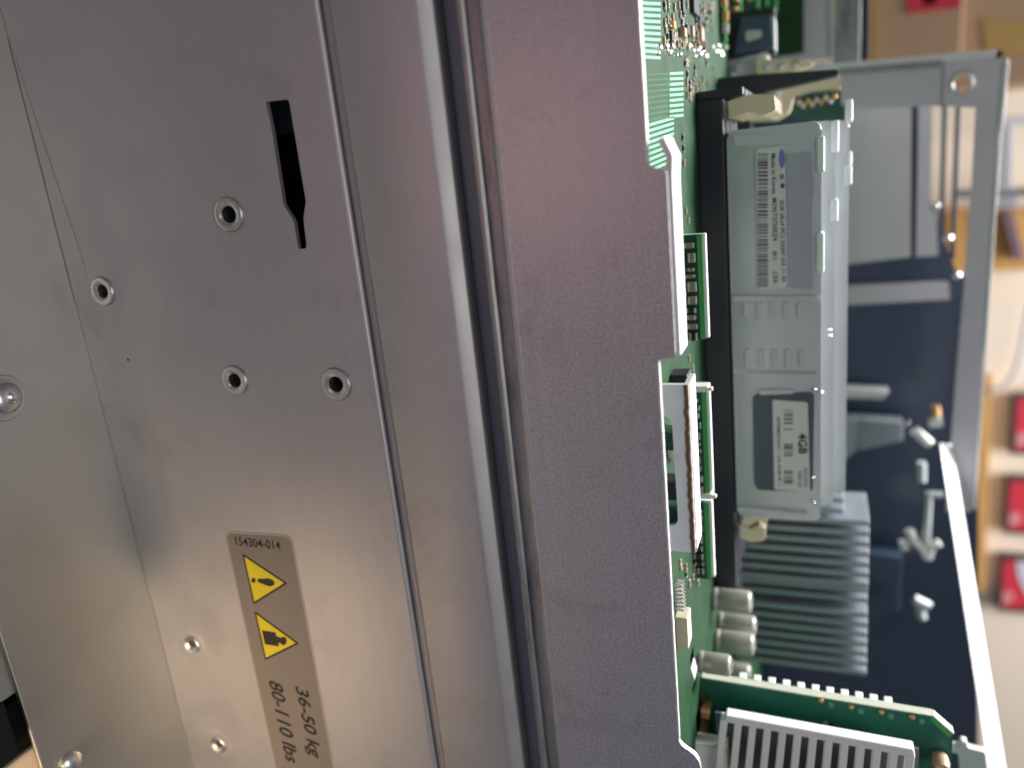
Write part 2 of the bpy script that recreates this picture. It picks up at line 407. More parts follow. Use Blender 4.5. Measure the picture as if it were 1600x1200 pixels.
# hem below the upper wall
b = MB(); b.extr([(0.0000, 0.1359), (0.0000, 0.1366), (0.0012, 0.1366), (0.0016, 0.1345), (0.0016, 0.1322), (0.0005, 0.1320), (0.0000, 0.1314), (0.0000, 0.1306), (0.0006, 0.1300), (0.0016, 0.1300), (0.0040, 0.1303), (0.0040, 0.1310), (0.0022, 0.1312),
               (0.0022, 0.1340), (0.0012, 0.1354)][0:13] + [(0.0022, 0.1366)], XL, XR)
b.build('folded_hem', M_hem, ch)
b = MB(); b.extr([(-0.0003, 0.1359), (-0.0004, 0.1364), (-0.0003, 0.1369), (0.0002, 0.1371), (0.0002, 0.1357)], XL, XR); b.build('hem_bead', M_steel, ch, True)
# tab flange and its bent hook
fl_d = AZ(1067, 400, ztab).y
hx0 = xz(1056, 250, 0.004)[0]; hk = xz(1036, 212, 0.006)
path = [(xn1 - 0.0002, ztab), (xn0 + 0.002, ztab), (xn0 - 0.0022, ztab + 0.0003), (hk[0] + 0.0006, hk[1] + 0.0002)]
def ribbon(path, t, y0, y1):
    b = MB(); n = len(path); top = []; bot = []
    for i, p in enumerate(path):
        a = Vector(path[max(i - 1, 0)]); c = Vector(path[min(i + 1, n - 1)]); d = (c - a).normalized(); nn = Vector((-d.y, d.x))
        top.append(tuple(Vector(p) + nn * t / 2)); bot.append(tuple(Vector(p) - nn * t / 2))
    out = top + bot[::-1]
    return b.prism(out, y0, y1)
tf = ribbon([(p[0], p[1] + 0.0002) for p in path], 0.0014, 0.0012, min(fl_d, 0.0105)).build('tab_flange', M_cutedge, ch)
b = MB(); b.box((xn0 + 0.002, min(fl_d, 0.0105) * 0.5, ztab + 0.0009), (xn1 - 0.001, min(fl_d, 0.0105) * 0.5 + 0.0005, ztab + 0.0012)); b.build('flange_fold', M_steel, ch)
# inner face behind the upper wall (wall of the tray)
b = MB(); b.box((XL, 0.0040, 0.1300), (XR, 0.0050, 0.160)); b.build('inner_wall', M_hem, ch)

# --- slotted latch plate behind the wall
yl = 0.012
lp = [(xz(1030, 602, yl)), xz(1076, 600, yl), xz(1087, 866, yl), xz(1042, 866, yl)]
z_l = xz(1080, 700, yl)[1]
x0, x1 = xz(1076, 601, yl)[0], xz(1087, 864, yl)[0]
so = rounded([(xz(1045, 650, yl)[0], 0.152), (xz(1050, 822, yl)[0], 0.152), (xz(1056, 822, yl)[0], xz(1056, 740, yl)[1]), (xz(1046, 650, yl)[0], xz(1046, 650, yl)[1] + 0.0005)], 0.0022, 5)
b = MB(); b.sheet([rounded([(x0, 0.150), (x1, 0.150), (x1, z_l), (x0, z_l)], [0, 0, 0.0012, 0]), so], yl, yl + 0.0012)
lat = b.build('latch_plate', M_zinc, ch)
yd = AZ(1096, 800, z_l).y
b = MB(); b.prism([(x0, z_l - 0.0011), (x1, z_l - 0.0011), (x1, z_l + 0.0001), (x0, z_l + 0.0001)], yl + 0.0013, min(yd, 0.022)); b.build('latch_flange', M_cutedge, ch)
b = MB(); n = 40; random.seed(5)
rows = []
for i in range(n + 1):
    x = x0 + (x1 - x0) * i / n; j = random.uniform(-0.0002, 0.0002)
    rows.append([b.bm.verts.new(q) for q in ((x, yl - 0.0002, z_l - 0.0012 + j), (x, yl - 0.0002, z_l - 0.00035 + j), (x, yl + 0.0012, z_l + 0.0002), (x, yl + 0.0012, z_l - 0.0012 + j))])
for p0, p1 in zip(rows, rows[1:]):
    for k in range(4): b.bm.faces.new((p0[k], p0[(k + 1) % 4], p1[(k + 1) % 4], p1[k]))
b.build('rusty_bend', M_rust, ch)['label'] = 'brown rusty bend of the pale latch plate'

# --- warning label on the lower panel
yq = -0.00012
LP = [xz(350, 829, 0), xz(456, 836, 0), xz(535, 1265, 0), xz(444, 1265, 0)]
lab_o = rounded(LP, 0.0028, 5)
cx = sum(p[0] for p in LP) / 4; cz = sum(p[1] for p in LP) / 4
b = MB(); b.sheet([lab_o], yq, -0.00001); lab = b.build('warning_label', M_rim, ch)
lab['label'] = 'brown sticker with two yellow warning triangles and a weight marking'
def inset(pts, d):
    out = []
    n = len(pts)
    area2 = sum(pts[i][0] * pts[(i + 1) % n][1] - pts[(i + 1) % n][0] * pts[i][1] for i in range(n)); sg = 1 if area2 > 0 else -1
    for i in range(n):
        p0, p, p1 = Vector(pts[i - 1]), Vector(pts[i]), Vector(pts[(i + 1) % n])
        e0 = (p - p0).normalized(); e1 = (p1 - p).normalized()
        n0 = Vector((-e0.y, e0.x)) * sg; n1 = Vector((-e1.y, e1.x)) * sg
        k = n0 + n1; k = k / max(1e-9, k.dot(n0)); out.append(tuple(p + k * d))
    return out
b = MB(); b.sheet([rounded(inset(LP, 0.0006), 0.0024, 5)], yq - 0.00004, yq); b.build('label_face', M_label, lab)
def px_shape(pts, dy, m, name, par, r=0, n=4):
    q = [xz(x, y, 0) for x, y in pts]
    if r: q = rounded(q, r, n)
    b = MB(); b.sheet([q], yq - dy - 0.00004, yq - dy); return b.build(name, m, par)
for tri in ([(379, 864), (397, 944), (450, 911)], [(398, 954), (415, 1031), (468, 1005)]):
    q = [xz(x, y, 0) for x, y in tri]
    b = MB(); b.sheet([rounded(q, 0.0006, 3)], yq - 0.0001, yq - 0.00005); b.build('triangle_border', M_ink, lab)
    b = MB(); b.sheet([inset(q, 0.00062)], yq - 0.00015, yq - 0.0001); b.build('triangle_field', M_yellow, lab)
px_shape([(403.5, 903.5), (423, 903), (430, 908), (430, 913), (423, 916), (403.5, 908.5)], 0.00016, M_ink, 'exclamation_stroke', lab, 0.0008)
def px_disc(cx, cy, rx, ry, dy, m, name, par, n=16):
    return px_shape([(cx + rx * math.cos(2 * math.pi * i / n), cy + ry * math.sin(2 * math.pi * i / n)) for i in range(n)], dy, m, name, par)
px_disc(397, 906, 3.3, 3.8, 0.00016, M_ink, 'exclamation_dot', lab)
px_shape([(410, 984), (431, 987), (437, 1009), (415, 1006)], 0.00016, M_ink, 'weight_body', lab)
px_shape([(433, 993), (441, 996), (442, 1003), (436, 1004)], 0.0002, M_ink, 'weight_neck', lab)
px_disc(444, 1000.5, 5, 6.5, 0.00024, M_ink, 'weight_knob', lab)
def txt_px(body, p0, p1, hpx, m, par, shear, bold, dy=0.00016, y=0.0):
    """p0: picture point at the lower-left of the first letter, p1: where the line ends along the baseline"""
    a = Vector(xz(*p0, y)); e = Vector(xz(*p1, y)); u = (e - a).normalized(); L = (e - a).length
    h = (Vector(xz(p0[0] + hpx, p0[1], y)) - a).length
    return text(body, y + yq - dy, a, u, Vector((-u.y, u.x)), L, h, m, par, shear, bold)
txt_px('36-50 kg', (456, 1070), (480, 1181), 24, M_ink, lab, 0.22, 0.012)
txt_px('80-110 lbs', (420, 1062), (448, 1189), 20, M_ink, lab, 0.22, 0.012)
a = Vector(xz(370, 851, 0)); e = Vector(xz(440, 859, 0)); u = (e - a).normalized()
text('154304-014', yq - 0.00016, a, u, Vector((-u.y, u.x)), (e - a).length, (Vector(xz(370, 851, 0)) - Vector(xz(370, 838, 0))).length, M_ink, lab, 0, 0.006)

# ================================================================== MOTHERBOARD
ZB = 0.164
mb = thing('motherboard', 'green motherboard with pale traces lying behind the notched steel wall', 'circuit board', (0.05, 0.15, ZB))
b = MB(); b.box((-0.26, 0.0165, ZB - 0.0016), (0.40, 0.345, ZB)); b.build('board', M_pcb, mb)
b = MB(); b.box((-0.26, 0.0055, ZB - 0.012), (0.40, 0.345, ZB - 0.010)); b.build('tray', M_cage, mb)
# light traces by the wall
def strip_z(p0, p1, wpx, m, name, par, h=0.0002, z=ZB):
    a = AZ(p0[0], p0[1], z); c = AZ(p1[0], p1[1], z); a2 = AZ(p0[0], p0[1] + wpx, z); c2 = AZ(p1[0], p1[1] + wpx, z)
    b = MB(); lo = [Vector((q.x, q.y, z)) for q in (a, c, c2, a2)]; hi = [q + Vector((0, 0, h)) for q in lo]
    b.hexa(lo, hi); return b.build(name, m, par)
for i in range(13):
    y = -26 + i * 9.3
    strip_z((992, y), (1031, y + 1.5 + 0.1 * i), 5.0, M_trace, 'trace', mb)
for i in range(9):
    y = 112 + i * 9.0
    strip_z((1002, y + 4), (1044, y + 2 - 0.7 * i), 3.0, M_mid, 'trace', mb)
    strip_z((1045, y + 1 - 0.6 * i), (1067, y - 0.8 * i), 4.6, M_trace, 'trace', mb)
for i in range(9):
    y = 196 + i * 9.2
    strip_z((1003, y), (1052, y - 14 - i), 4.6, M_trace, 'trace', mb)
# chips and passives on the board
def chip(px, py, dx, dy, h, m, name='chip', par=mb, z=ZB):
    c = AZ(px, py, z); b = MB(); b.box((c.x - dx / 2, c.y - dy / 2, z + 0.00005), (c.x + dx / 2, c.y + dy / 2, z + h), min(h, dx, dy) * 0.08, 1); return b.build(name, m, par)
chip(1082, 8, 0.006, 0.012, 0.0014, M_chip); chip(1062, 52, 0.0025, 0.004, 0.0018, M_ceram, 'capacitor'); chip(1075, 50, 0.003, 0.003, 0.0018, M_ceram, 'capacitor')
chip(1090, 55, 0.004, 0.006, 0.0018, M_ceram, 'capacitor'); chip(1048, 40, 0.002, 0.003, 0.0012, M_gold, 'capacitor')
random.seed(11)
def passive(px, py, k):
    c = AZ(px, py, ZB); s_ = 0.0007 + 0.0003 * random.random(); L = 0.0016
    b = MB(); b.box((c.x - L / 2, c.y - s_ / 2, ZB), (c.x + L / 2, c.y + s_ / 2, ZB + 0.0006)); o = b.build('resistor', random.choice([M_ceram, M_chip, M_gold]), mb)
    for q in (-1, 1):
        b = MB(); b.box((c.x + q * L / 2 - 0.0003, c.y - s_ / 2 - 0.00005, ZB), (c.x + q * L / 2 + 0.0003, c.y + s_ / 2 + 0.00005, ZB + 0.00068), 0.0001, 1); b.build('solder_end', M_solder, o)
for i in range(80):
    passive(random.uniform(1036, 1112), random.uniform(2, 74), i)
for i in range(9):
    chip(random.uniform(1042, 1105), random.uniform(6, 70), random.uniform(0.002, 0.005), random.uniform(0.002, 0.006), 0.001, M_chip)
for i in range(46):
    passive(random.uniform(1064, 1128), random.uniform(92, 165), i)
for p in ((1065, 215), (1067, 255), (1066, 232), (1070, 330), (1074, 345), (1075, 560), (1081, 575)): passive(*p, 0)
for i in range(14):
    passive(random.uniform(1056, 1106), random.uniform(868, 912), i)
# row of shiny solder beads across the board
random.seed(4)
for i in range(26):
    px, py = random.uniform(1022, 1135), 78 + random.uniform(-8, 12)
    c = AZ(px, py, ZB); r = random.uniform(0.0006, 0.0012)
    b = MB(); b.lathe([(r, 0), (r * 0.95, r * 0.4), (r * 0.6, r * 0.8), (0, r)], (c.x, c.y, ZB), 'Z', 10); b.build('solder_bead', M_solder, mb, True)
# big dark connector and small clips by the latch plate
c = AZ(1050, 594, ZB); b = MB(); b.box((c.x - 0.0022, c.y - 0.003, ZB), (c.x + 0.0022, c.y + 0.004, ZB + 0.0045), 0.0003); b.build('jumper', M_chip, mb)
c = AZ(1043, 698, ZB); b = MB(); b.lathe([(0.0045, 0), (0.0045, 0.0042), (0.0040, 0.0046), (0, 0.0046)], (c.x, c.y + 0.004, ZB - 0.001), 'Z', 20); b.build('coin_capacitor', M_white, mb, True)
for (px, py, dx, dy, h, m_) in ((1046, 742, 0.0045, 0.007, 0.004, M_chip), (1044, 664, 0.0045, 0.007, 0.0038, M_pcbd), (1050, 785, 0.0080, 0.008, 0.0036, M_pcbd)):
    c = AZ(px, py, ZB); MB().box((c.x - dx / 2, 0.0170, ZB), (c.x + dx / 2, 0.0170 + dy, ZB + h), 0.0003).build('slot_dark_block', m_, mb)  # dark blocks added so the lit board behind the slot looks dark
# electrolytic capacitors
def electro(px, py, r, h):
    c = AZ(px, py, ZB); b = MB()
    b.lathe([(r * 0.9, 0), (r * 1.02, 0.0008), (r * 1.02, 0.0016), (r * 0.93, 0.0022), (r, 0.003), (r, h - 0.0012), (r * 0.92, h - 0.0003), (r * 0.8, h), (0, h)], (c.x, c.y, ZB), 'Z', 28)
    o = b.build('electrolytic_capacitor', M_capsl, mb, True)
    b = MB(); b.lathe([(r * 0.62, h), (r * 0.60, h + 0.0004), (0, h + 0.0004)], (c.x, c.y, ZB), 'Z', 20); b.build('vent_top', M_solder, o, True)
electro(1113, 935, 0.0042, 0.0138); electro(1122, 972, 0.0040, 0.0140); electro(1117, 1000, 0.0042, 0.0142)
electro(1090, 1033, 0.0034, 0.0105); electro(1131, 1046, 0.0036, 0.0105)
# pin header with white shroud by the wall
hp = [AZ(1062, 912, ZB), AZ(1052, 1000, ZB)]
hd = AZ(1058, 985, ZB)
b = MB(); b.box((hd.x - 0.006, hd.y - 0.003, ZB), (hd.x + 0.0035, hd.y + 0.003, ZB + 0.0035), 0.0003); hdo = b.build('pin_header', M_cream, mb)
for i in range(3):
    for j in range(7):
        x = hd.x - 0.008 - j * 0.0013; y = hd.y - 0.002 + i * 0.0016 - j * 0.0002
        b = MB(); b.lathe([(0.0004, 0), (0.0005, 0.0022), (0.0003, 0.0026), (0, 0.0027)], (x, y, ZB), 'Z', 8); b.build('pin', M_solder, hdo, True)
# blue-grey clip at the foot of the card
c0 = xz(1052, 1008, 0.05); c1 = xz(1082, 1075, 0.05)
b = MB(); b.prism(rounded([(c0[0], ZB), (c1[0], ZB), (c1[0] - 0.001, c1[1]), (c1[0] - 0.006, c1[1] + 0.0015), (c0[0], c1[1] - 0.0005)], 0.0006), 0.046, 0.052); b.build('metal_clip', M_cage, mb)

# ================================================================== MEMORY SOCKETS AND MODULES
XD0, XD1 = -0.0062, 0.1272
YD = 0.106
soc_t = A(1139, 400, YD).z
tops = [0.2010, 0.2052, 0.2096, 0.2100]
def socket(k):
    y = YD + 0.0125 * k
    t = thing('memory_socket', ['black memory socket under the nearest silver memory module', 'black memory socket under the second memory module',
              'black memory socket under the third memory module', 'black memory socket under the farthest memory module'][k], 'socket', (0.06, y, ZB), 'memory sockets')
    b = MB(); b.box((XD0 - 0.010, y - 0.0036, ZB), (XD1 + 0.030, y + 0.0036, soc_t - 0.0002), 0.0004); b.build('slot_body', M_socket, t)
    b = MB(); b.box((XD0 - 0.0128, y - 0.0034, ZB), (XD0 - 0.0101, y + 0.0034, soc_t + 0.006), 0.0005); b.build('end_post', M_socket, t)
    # cream ejector latches
    for sx, xx in ((-1, XD0 - 0.0035), (1, XD1 + 0.0035)):
        zz = soc_t + 0.0015
        pts = [(xx, zz), (xx + sx * 0.0055, zz), (xx + sx * 0.0066, zz + 0.006), (xx + sx * 0.0058, zz + 0.0135), (xx + sx * 0.001, zz + 0.0140), (xx - sx * 0.0002, zz + 0.010), (xx + sx * 0.0016, zz + 0.006)]
        if sx == 1: pts = [(p[0], zz + (p[1] - zz) * 0.62) for p in pts]
        b = MB(); b.prism(rounded(pts, 0.0007, 3), y - 0.0022, y + 0.0022); b.build('ejector_latch', M_cream, t)
for k in range(4): socket(k)

MOD_LABELS = ['silver memory module facing the viewer with two white stickers', 'second memory module, directly behind the stickered one',
              'third memory module, behind the second', 'farthest memory module in the row']
def module(k):
    y = YD + 0.0125 * k; zt = tops[k]
    t = thing('memory_module', MOD_LABELS[k], 'memory module', (0.06, y, soc_t), 'memory modules in a row')
    # the bare board, its top edge with a rounded notch
    b = MB(); b.prism(rounded([(XD0 + 0.0006, soc_t), (XD1 - 0.0006, soc_t), (XD1 - 0.0006, zt - 0.0016), (XD0 + 0.0006, zt - 0.0016)], [0, 0, 0.001, 0.001]), y - 0.0006, y + 0.0006); b.build('board', M_pcb, t)
    for sd in (-1, 1):
        ya, yb_ = (y + sd * 0.0008, y + sd * 0.0026)
        y0, y1 = min(ya, yb_), max(ya, yb_)
        b = MB(); b.prism(rounded([(XD0, soc_t + 0.0006), (XD1, soc_t + 0.0006), (XD1, zt), (XD0, zt)], 0.0028, 4), y0, y1, 0.0004)
        sp = b.build('heat_spreader', M_spread, t, True)
        if sd == -1 and k == 0: face = sp
    # spring clips over the top
    for py0, py1 in ([(212, 268), (362, 424)], [(190, 240), (312, 346)], [(166, 196), (262, 292)], [(160, 185), (240, 262)])[k]:
        xa, xb = A(1290, py0, y).x, A(1290, py1, y).x
        b = MB(); b.box((xa, y - 0.0033, zt - 0.0014), (xb, y + 0.0033, zt + 0.0009), 0.0005); b.build('spring_clip', M_zinc, t)
    return t, face if k == 0 else None
for k in (3, 2, 1): module(k)
mod0, face = module(0)
yf = YD - 0.0026
def fpx(pts, r=0.0, d0=0.0003, d1=0.0, m=M_spread, name='panel', par=None, n=4):
    q = [xz(x, y, yf) for x, y in pts]
    if r: q = rounded(q, r, n)
    b = MB(); b.sheet([q], yf - d0, yf - d1); return b.build(name, m, par or face)
# raised border pieces of the left section, ribbed middle, right section
fpx([(1146, 462), (1280, 462), (1279, 471), (1146, 470)], 0.0004, 0.0011, 0.0, M_spread, 'ridge')
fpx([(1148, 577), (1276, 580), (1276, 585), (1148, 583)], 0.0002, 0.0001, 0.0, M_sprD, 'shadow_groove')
for i in range(5):
    x = 1163 + i * 21
    fpx([(x, 472), (x + 7, 472), (x + 7, 498), (x, 494 + (i % 2) * 6)], 0.0008, 0.0007, 0.0, M_spread, 'rib')
    fpx([(x + 2, 546), (x + 9, 546), (x + 10, 574), (x + 3, 574)], 0.0008, 0.0006, 0.0, M_spread, 'rib')
fpx([(1229, 240), (1268, 236), (1272, 300), (1268, 330), (1270, 452), (1230, 448)], 0.0012, 0.0004, 0.0, M_sprD, 'raised_pad')
fpx([(1146, 212), (1264, 207), (1268, 224), (1148, 228)], 0.001, 0.0003, 0.0, M_spread, 'raised_pad')
fpx([(1176, 616), (1222, 614), (1272, 612), (1270, 768), (1182, 765), (1178, 750)], 0.0018, 0.0003, 0.0, M_module, 'recessed_chip')
fpx([(1187, 608), (1240, 608), (1240, 614), (1188, 616)], 0.0006, 0.0010, 0.0, M_spread, 'ridge')
fpx([(1152, 790), (1262, 800), (1262, 805), (1152, 797)], 0.0005, 0.0010, 0.0, M_spread, 'ridge')
# first sticker
st = fpx([(1181, 233), (1227, 228), (1230, 450), (1185, 452)], 0.0012, 0.00052, 0.0003, M_paper, 'barcode_sticker')
def bars(x0, x1, ya, yb, seed, par, dens=0.55, m=M_grayink, slope=0.0):
    random.seed(seed); y = ya
    while y < yb:
        wdt = random.choice([1.0, 1.0, 1.6, 2.4, 3.2])
        q = [(x0, y), (x1, y + slope), (x1, y + wdt + slope), (x0, y + wdt)]
        fpx(q, 0, 0.00062, 0.00053, m, 'bar', par)
        y += wdt + random.choice([1.2, 1.6, 2.4, 3.4])
bars(1184, 1200, 240, 446, 2, st)
px_e = [(1222 + 4.5 * math.cos(a * math.pi / 10), 248 + 15 * math.sin(a * math.pi / 10)) for a in range(20)]
fpx(px_e, 0, 0.0007, 0.0006, M_blue, 'oval_logo', st)
px_e = [(1222 + 3.6 * math.cos(a * math.pi / 8), 276 + 4.5 * math.sin(a * math.pi / 8)) for a in range(16)]
fpx(px_e, 0, 0.0007, 0.0006, M_blue, 'round_mark', st)
px_e = [(1223 + 3.2 * math.cos(a * math.pi / 8), 290 + 4 * math.sin(a * math.pi / 8)) for a in range(16)]
fpx(px_e, 0, 0.0007, 0.0006, M_grayink, 'round_mark', st)
def ftext(body, p0, p1, hpx, par, m=M_grayink, bold=0.004, dy=0.0007):
    a = Vector(xz(*p0, yf)); e = Vector(xz(*p1, yf)); u = (e - a).normalized()
    h = (Vector(xz(p0[0] + hpx, p0[1], yf)) - a).length
    return text(body, yf - dy, a, u, Vector((-u.y, u.x)), (e - a).length, h, m, par, 0, bold)
ftext('Made in Korea  M395T5750EZ4', (1205, 240), (1208, 376), 7.5, st)
ftext('0813', (1207, 392), (1208, 406), 7.0, st); ftext('CE6', (1208, 424), (1209, 442), 7.0, st)
ftext('2GB 2Rx4 PC2 5300F 555 11 E0', (1218.5, 312), (1222, 440), 6.5, st)
# second sticker on the dark chip
st2 = fpx([(1207, 624), (1262, 628), (1266, 768), (1210, 764)], 0.0008, 0.00052, 0.0003, M_paper, 'barcode_sticker')
random.seed(9)
for (ya, yb) in ((640, 660), (669, 672), (693, 713), (735, 755)):
    bars(1225, 1239, ya, yb, int(ya), st2)
ftext('36P35M0512ARC', (1214, 650), (1215, 702), 5, st2); ftext('E4 4GB R 1', (1215, 712), (1216, 756), 5, st2)
ftext('4GB', (1247, 676), (1248, 708), 14, st2, M_ink, 0.02)
ftext('5300 CL5', (1247, 735), (1248, 760), 5, st2); ftext('PC2 ECC', (1256, 731), (1257, 760), 5, st2)
# small shiny contacts at the top edge
for (px, py) in ((1273, 608), (1283, 612), (1270, 745), (1271, 784), (1296, 515), (1297, 524)):
    p = A(px, py, yf); b = MB(); b.lathe([(0.0006, 0.0), (0.0006, -0.0006), (0.0003, -0.0010), (0, -0.001)], (p.x, yf - 0.0001, p.z), 'Y', 10); b.build('contact_pin', M_solder, mod0, True)

# ================================================================== SMALL PLUG-IN REGULATOR BOARDS
def regulator(y, ptl, ptr, label, forks):
    zt = A(ptl[0], ptl[1], y).z; xa = A(*ptl, y).x; xb = A(*ptr, y).x
    t = thing('regulator_board', label, 'circuit board', ((xa + xb) / 2, y, ZB), 'small upright boards between wall and memory')
    b = MB(); b.box((xa, y, ZB), (xb, y + 0.0014, zt)); b.build('board', M_pcbd, t)
    b = MB(); b.box((xa, y - 0.00012, zt - 0.0013), (xb, y - 0.00001, zt + 0.0001)); b.build('lit_edge_band', M_lime, t)  # brighter green along the top stands for the lit edge
    b = MB(); b.box((xa, y + 0.0015, ZB), (xb, y + 0.0036, zt + 0.0009), 0.0003); b.build('backing_rail', M_white, t)
    random.seed(int(xa * 1e5))
    x = xa + 0.002
    while x < xb - 0.002:
        wdt = random.uniform(0.0010, 0.0030); hh = random.uniform(0.0012, 0.0026); z0 = zt - 0.0020 - hh - random.uniform(0, 0.0006)
        o = MB().box((x, y - 0.0011, z0), (x + wdt, y - 0.00005, z0 + hh), 0.00015, 1).build('chip_component', random.choice([M_chip, M_ceram, M_chip, M_ceram]), t)
        for zz in (z0, z0 + hh):
            MB().box((x + 0.0001, y - 0.0012, zz - 0.0003), (x + wdt - 0.0001, y - 0.00006, zz + 0.0003), 0.0001, 1).build('solder_end', M_solder, o)
        x += wdt + random.uniform(0.0004, 0.0014)
    if forks:
        for xx in (xa - 0.0018, xb):
            MB().box((xx, y - 0.0008, ZB), (xx + 0.0018, y + 0.004, zt + 0.0008), 0.0003).build('end_clip', M_white, t)
            MB().box((xx + 0.0003, y - 0.0008, zt + 0.0008), (xx + 0.0014, y + 0.0006, zt + 0.0020), 0.0002, 1).build('end_prong', M_white, t)
regulator(0.060, (1096, 366), (1096, 530), 'small green upright board beside the hooked steel tab', False)
regulator(0.060, (1103, 612), (1103, 770), 'small green upright board behind the middle of the slotted latch plate', True)
regulator(0.060, (1107, 786), (1107, 905), 'small green upright board behind the lower end of the slotted latch plate', False)

# small boards and blue connector far at the left end of the motherboard
for i, (px, y, m) in enumerate([(1131, 0.175, 0), (1156, 0.215, 1), (1183, 0.25, 2), (1198, 0.27, 3), (1212, 0.285, 4)]):
    zt = A(px, 40, y).z; xb = A(px, [66, 68, 22, 18, 20][i], y).x
    t = thing('daughter_board', ['thin green upright board nearest the blue connector, in the top corner', 'second thin green upright board, touching the blue connector',
              'third thin green upright board behind the blue connector', 'fourth thin green upright board behind the blue connector', 'farthest thin green upright board behind the blue connector'][i], 'circuit board', (xb - 0.05, y, ZB), 'upright boards in the far corner')
    MB().box((xb - 0.11, y, ZB), (xb, y + 0.0016, zt - 0.0002)).build('board', M_pcbd, t)
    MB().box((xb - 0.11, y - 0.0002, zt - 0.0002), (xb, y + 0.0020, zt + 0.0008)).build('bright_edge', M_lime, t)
    random.seed(i + 30); x = xb - 0.06
    while x < xb - 0.004 and i < 3:
        wdt = random.uniform(0.0015, 0.004); z0 = ZB + (zt - ZB) * random.uniform(0.25, 0.7)
        MB().box((x, y - 0.0015, z0), (x + wdt, y - 0.0001, z0 + 0.0025), 0.0002, 1).build('chip_component', random.choice([M_chip, M_ceram, M_gold, M_solder]), t)
        x += wdt + random.uniform(0.0006, 0.002)
yc = 0.205
c0, c1 = A(1146, 30, yc), A(1210, 82, yc)
t = thing('blue_connector', 'dark blue-grey block connector with a silver window in the top corner', 'connector', ((c0.x + c1.x) / 2, yc, ZB))
MB().prism([(A(1158, 27, yc).x, A(1158, 27, yc).z), xz(1203, 24, yc), xz(1207, 76, yc), xz(1146, 86, yc)], yc, yc + 0.016, 0.0004).build('housing', M_bluecon, t)
MB().prism([xz(1204, 24, yc), xz(1210, 26, yc), xz(1211, 76, yc), xz(1208, 76, yc)], yc, yc + 0.016).build('side_rim', M_sprD, t)
MB().prism(rounded([xz(1165, 49, yc), xz(1190, 47, yc), xz(1191, 58, yc), xz(1166, 66, yc)], 0.001), yc - 0.0012, yc - 0.0001).build('silver_window', M_cage, t)
MB().prism([xz(1130, 96, yc), xz(1200, 80, yc), xz(1196, 105, yc), xz(1128, 114, yc)], yc + 0.002, yc + 0.016).build('grey_foot', M_cage, t)
MB().box((c0.x - 0.003, yc + 0.003, ZB), (c1.x, yc + 0.015, c1.z)).build('pedestal', M_chip, t)
# black handle block and cream bar in front of the cage
yb = 0.16
t = thing('black_bracket', 'glossy black bracket at the end of the memory sockets', 'bracket', (A(1140, 140, yb).x, yb, ZB))
MB().prism(rounded([xz(1118, 122, yb), xz(1180, 116, yb), xz(1310, 108, yb), xz(1312, 116, yb), xz(1200, 142, yb), xz(1180, 152, yb), xz(1122, 166, yb)], 0.0012), yb, yb + 0.012, 0.0004).build('arm', M_socket, t)
p = A(1133, 152, yb); MB().lathe([(0.0016, 0), (0.0016, -0.0008), (0.0008, -0.0016), (0, -0.0016)], (p.x, yb, p.z), 'Y', 14).build('screw_or_glint', M_bright, t, True)
MB().box((p.x - 0.004, yb + 0.001, ZB), (p.x + 0.004, yb + 0.01, p.z)).build('foot', M_socket, t)

yq2 = 0.19
t = thing('cream_guide', 'cream plastic guide between the black bracket and the cage', 'guide', tuple(A(1240, 160, yq2)))
MB().prism(rounded([xz(1168, 160, yq2), xz(1196, 152, yq2), xz(1202, 136, yq2), xz(1250, 126, yq2), xz(1312, 116, yq2), xz(1314, 138, yq2), xz(1262, 142, yq2), xz(1240, 150, yq2), xz(1232, 176, yq2), xz(1212, 188, yq2), xz(1168, 190, yq2)], 0.0010), yq2, yq2 + 0.014, 0.0004).build('moulding', M_cream, t)
MB().prism([xz(1212, 140, yq2), xz(1222, 137, yq2), xz(1214, 186, yq2), xz(1206, 187, yq2)], yq2 - 0.002, yq2 - 0.0001, 0.0003).build('rib', M_white, t)
MB().prism([xz(1242, 150, yq2), xz(1314, 142, yq2), xz(1314, 196, yq2), xz(1280, 200, yq2), xz(1236, 178, yq2)], yq2 + 0.002, yq2 + 0.004).build('end_board', M_pcbd, t)
for i in range(9):
    px = 1248 + i * 7; py = 160 - i * 1.2 + (i % 2) * 6
    p = A(px, py, yq2); MB().box((p.x - 0.0011, yq2 + 0.0004, p.z - 0.0008), (p.x + 0.0011, yq2 + 0.0019, p.z + 0.0010), 0.0003, 1).build('contact', [M_cream, M_solder, M_gold][i % 3], t)
MB().box((A(1180, 165, yq2).x - 0.002, yq2 + 0.001, ZB), (A(1180, 190, yq2).x + 0.003, yq2 + 0.013, A(1172, 175, yq2).z)).build('foot', M_socket, t)

# ================================================================== HEATSINK
yh = 0.165
hz0 = A(1160, 900, yh).z; hz1 = A(1357, 880, yh).z
hs = thing('processor_heatsink', 'finned aluminium processor heatsink behind the memory modules', 'heatsink', (A(1250, 900, yh).x, yh + 0.03, ZB))
xs0, xs1 = A(1300, 782, yh).x, A(1300, 1046, yh).x
MB().box((xs0, yh, ZB + 0.0002), (xs1, yh + 0.07, hz0 - 0.001), 0.0005).build('base', M_fin, hs)
NF = 18
for i in range(NF):
    x = xs0 + (xs1 - xs0) * i / (NF - 1)
    zt = hz1 - (0.010 if i < 2 else 0.0)
    yo = 0.0 if i < 9 else 0.004 if i < 11 else 0.0
    MB().box((x - 0.00115, yh + yo, hz0 - 0.002), (x + 0.00115, yh + 0.03, zt), 0.0002, 1).build('fin', M_fin, hs)

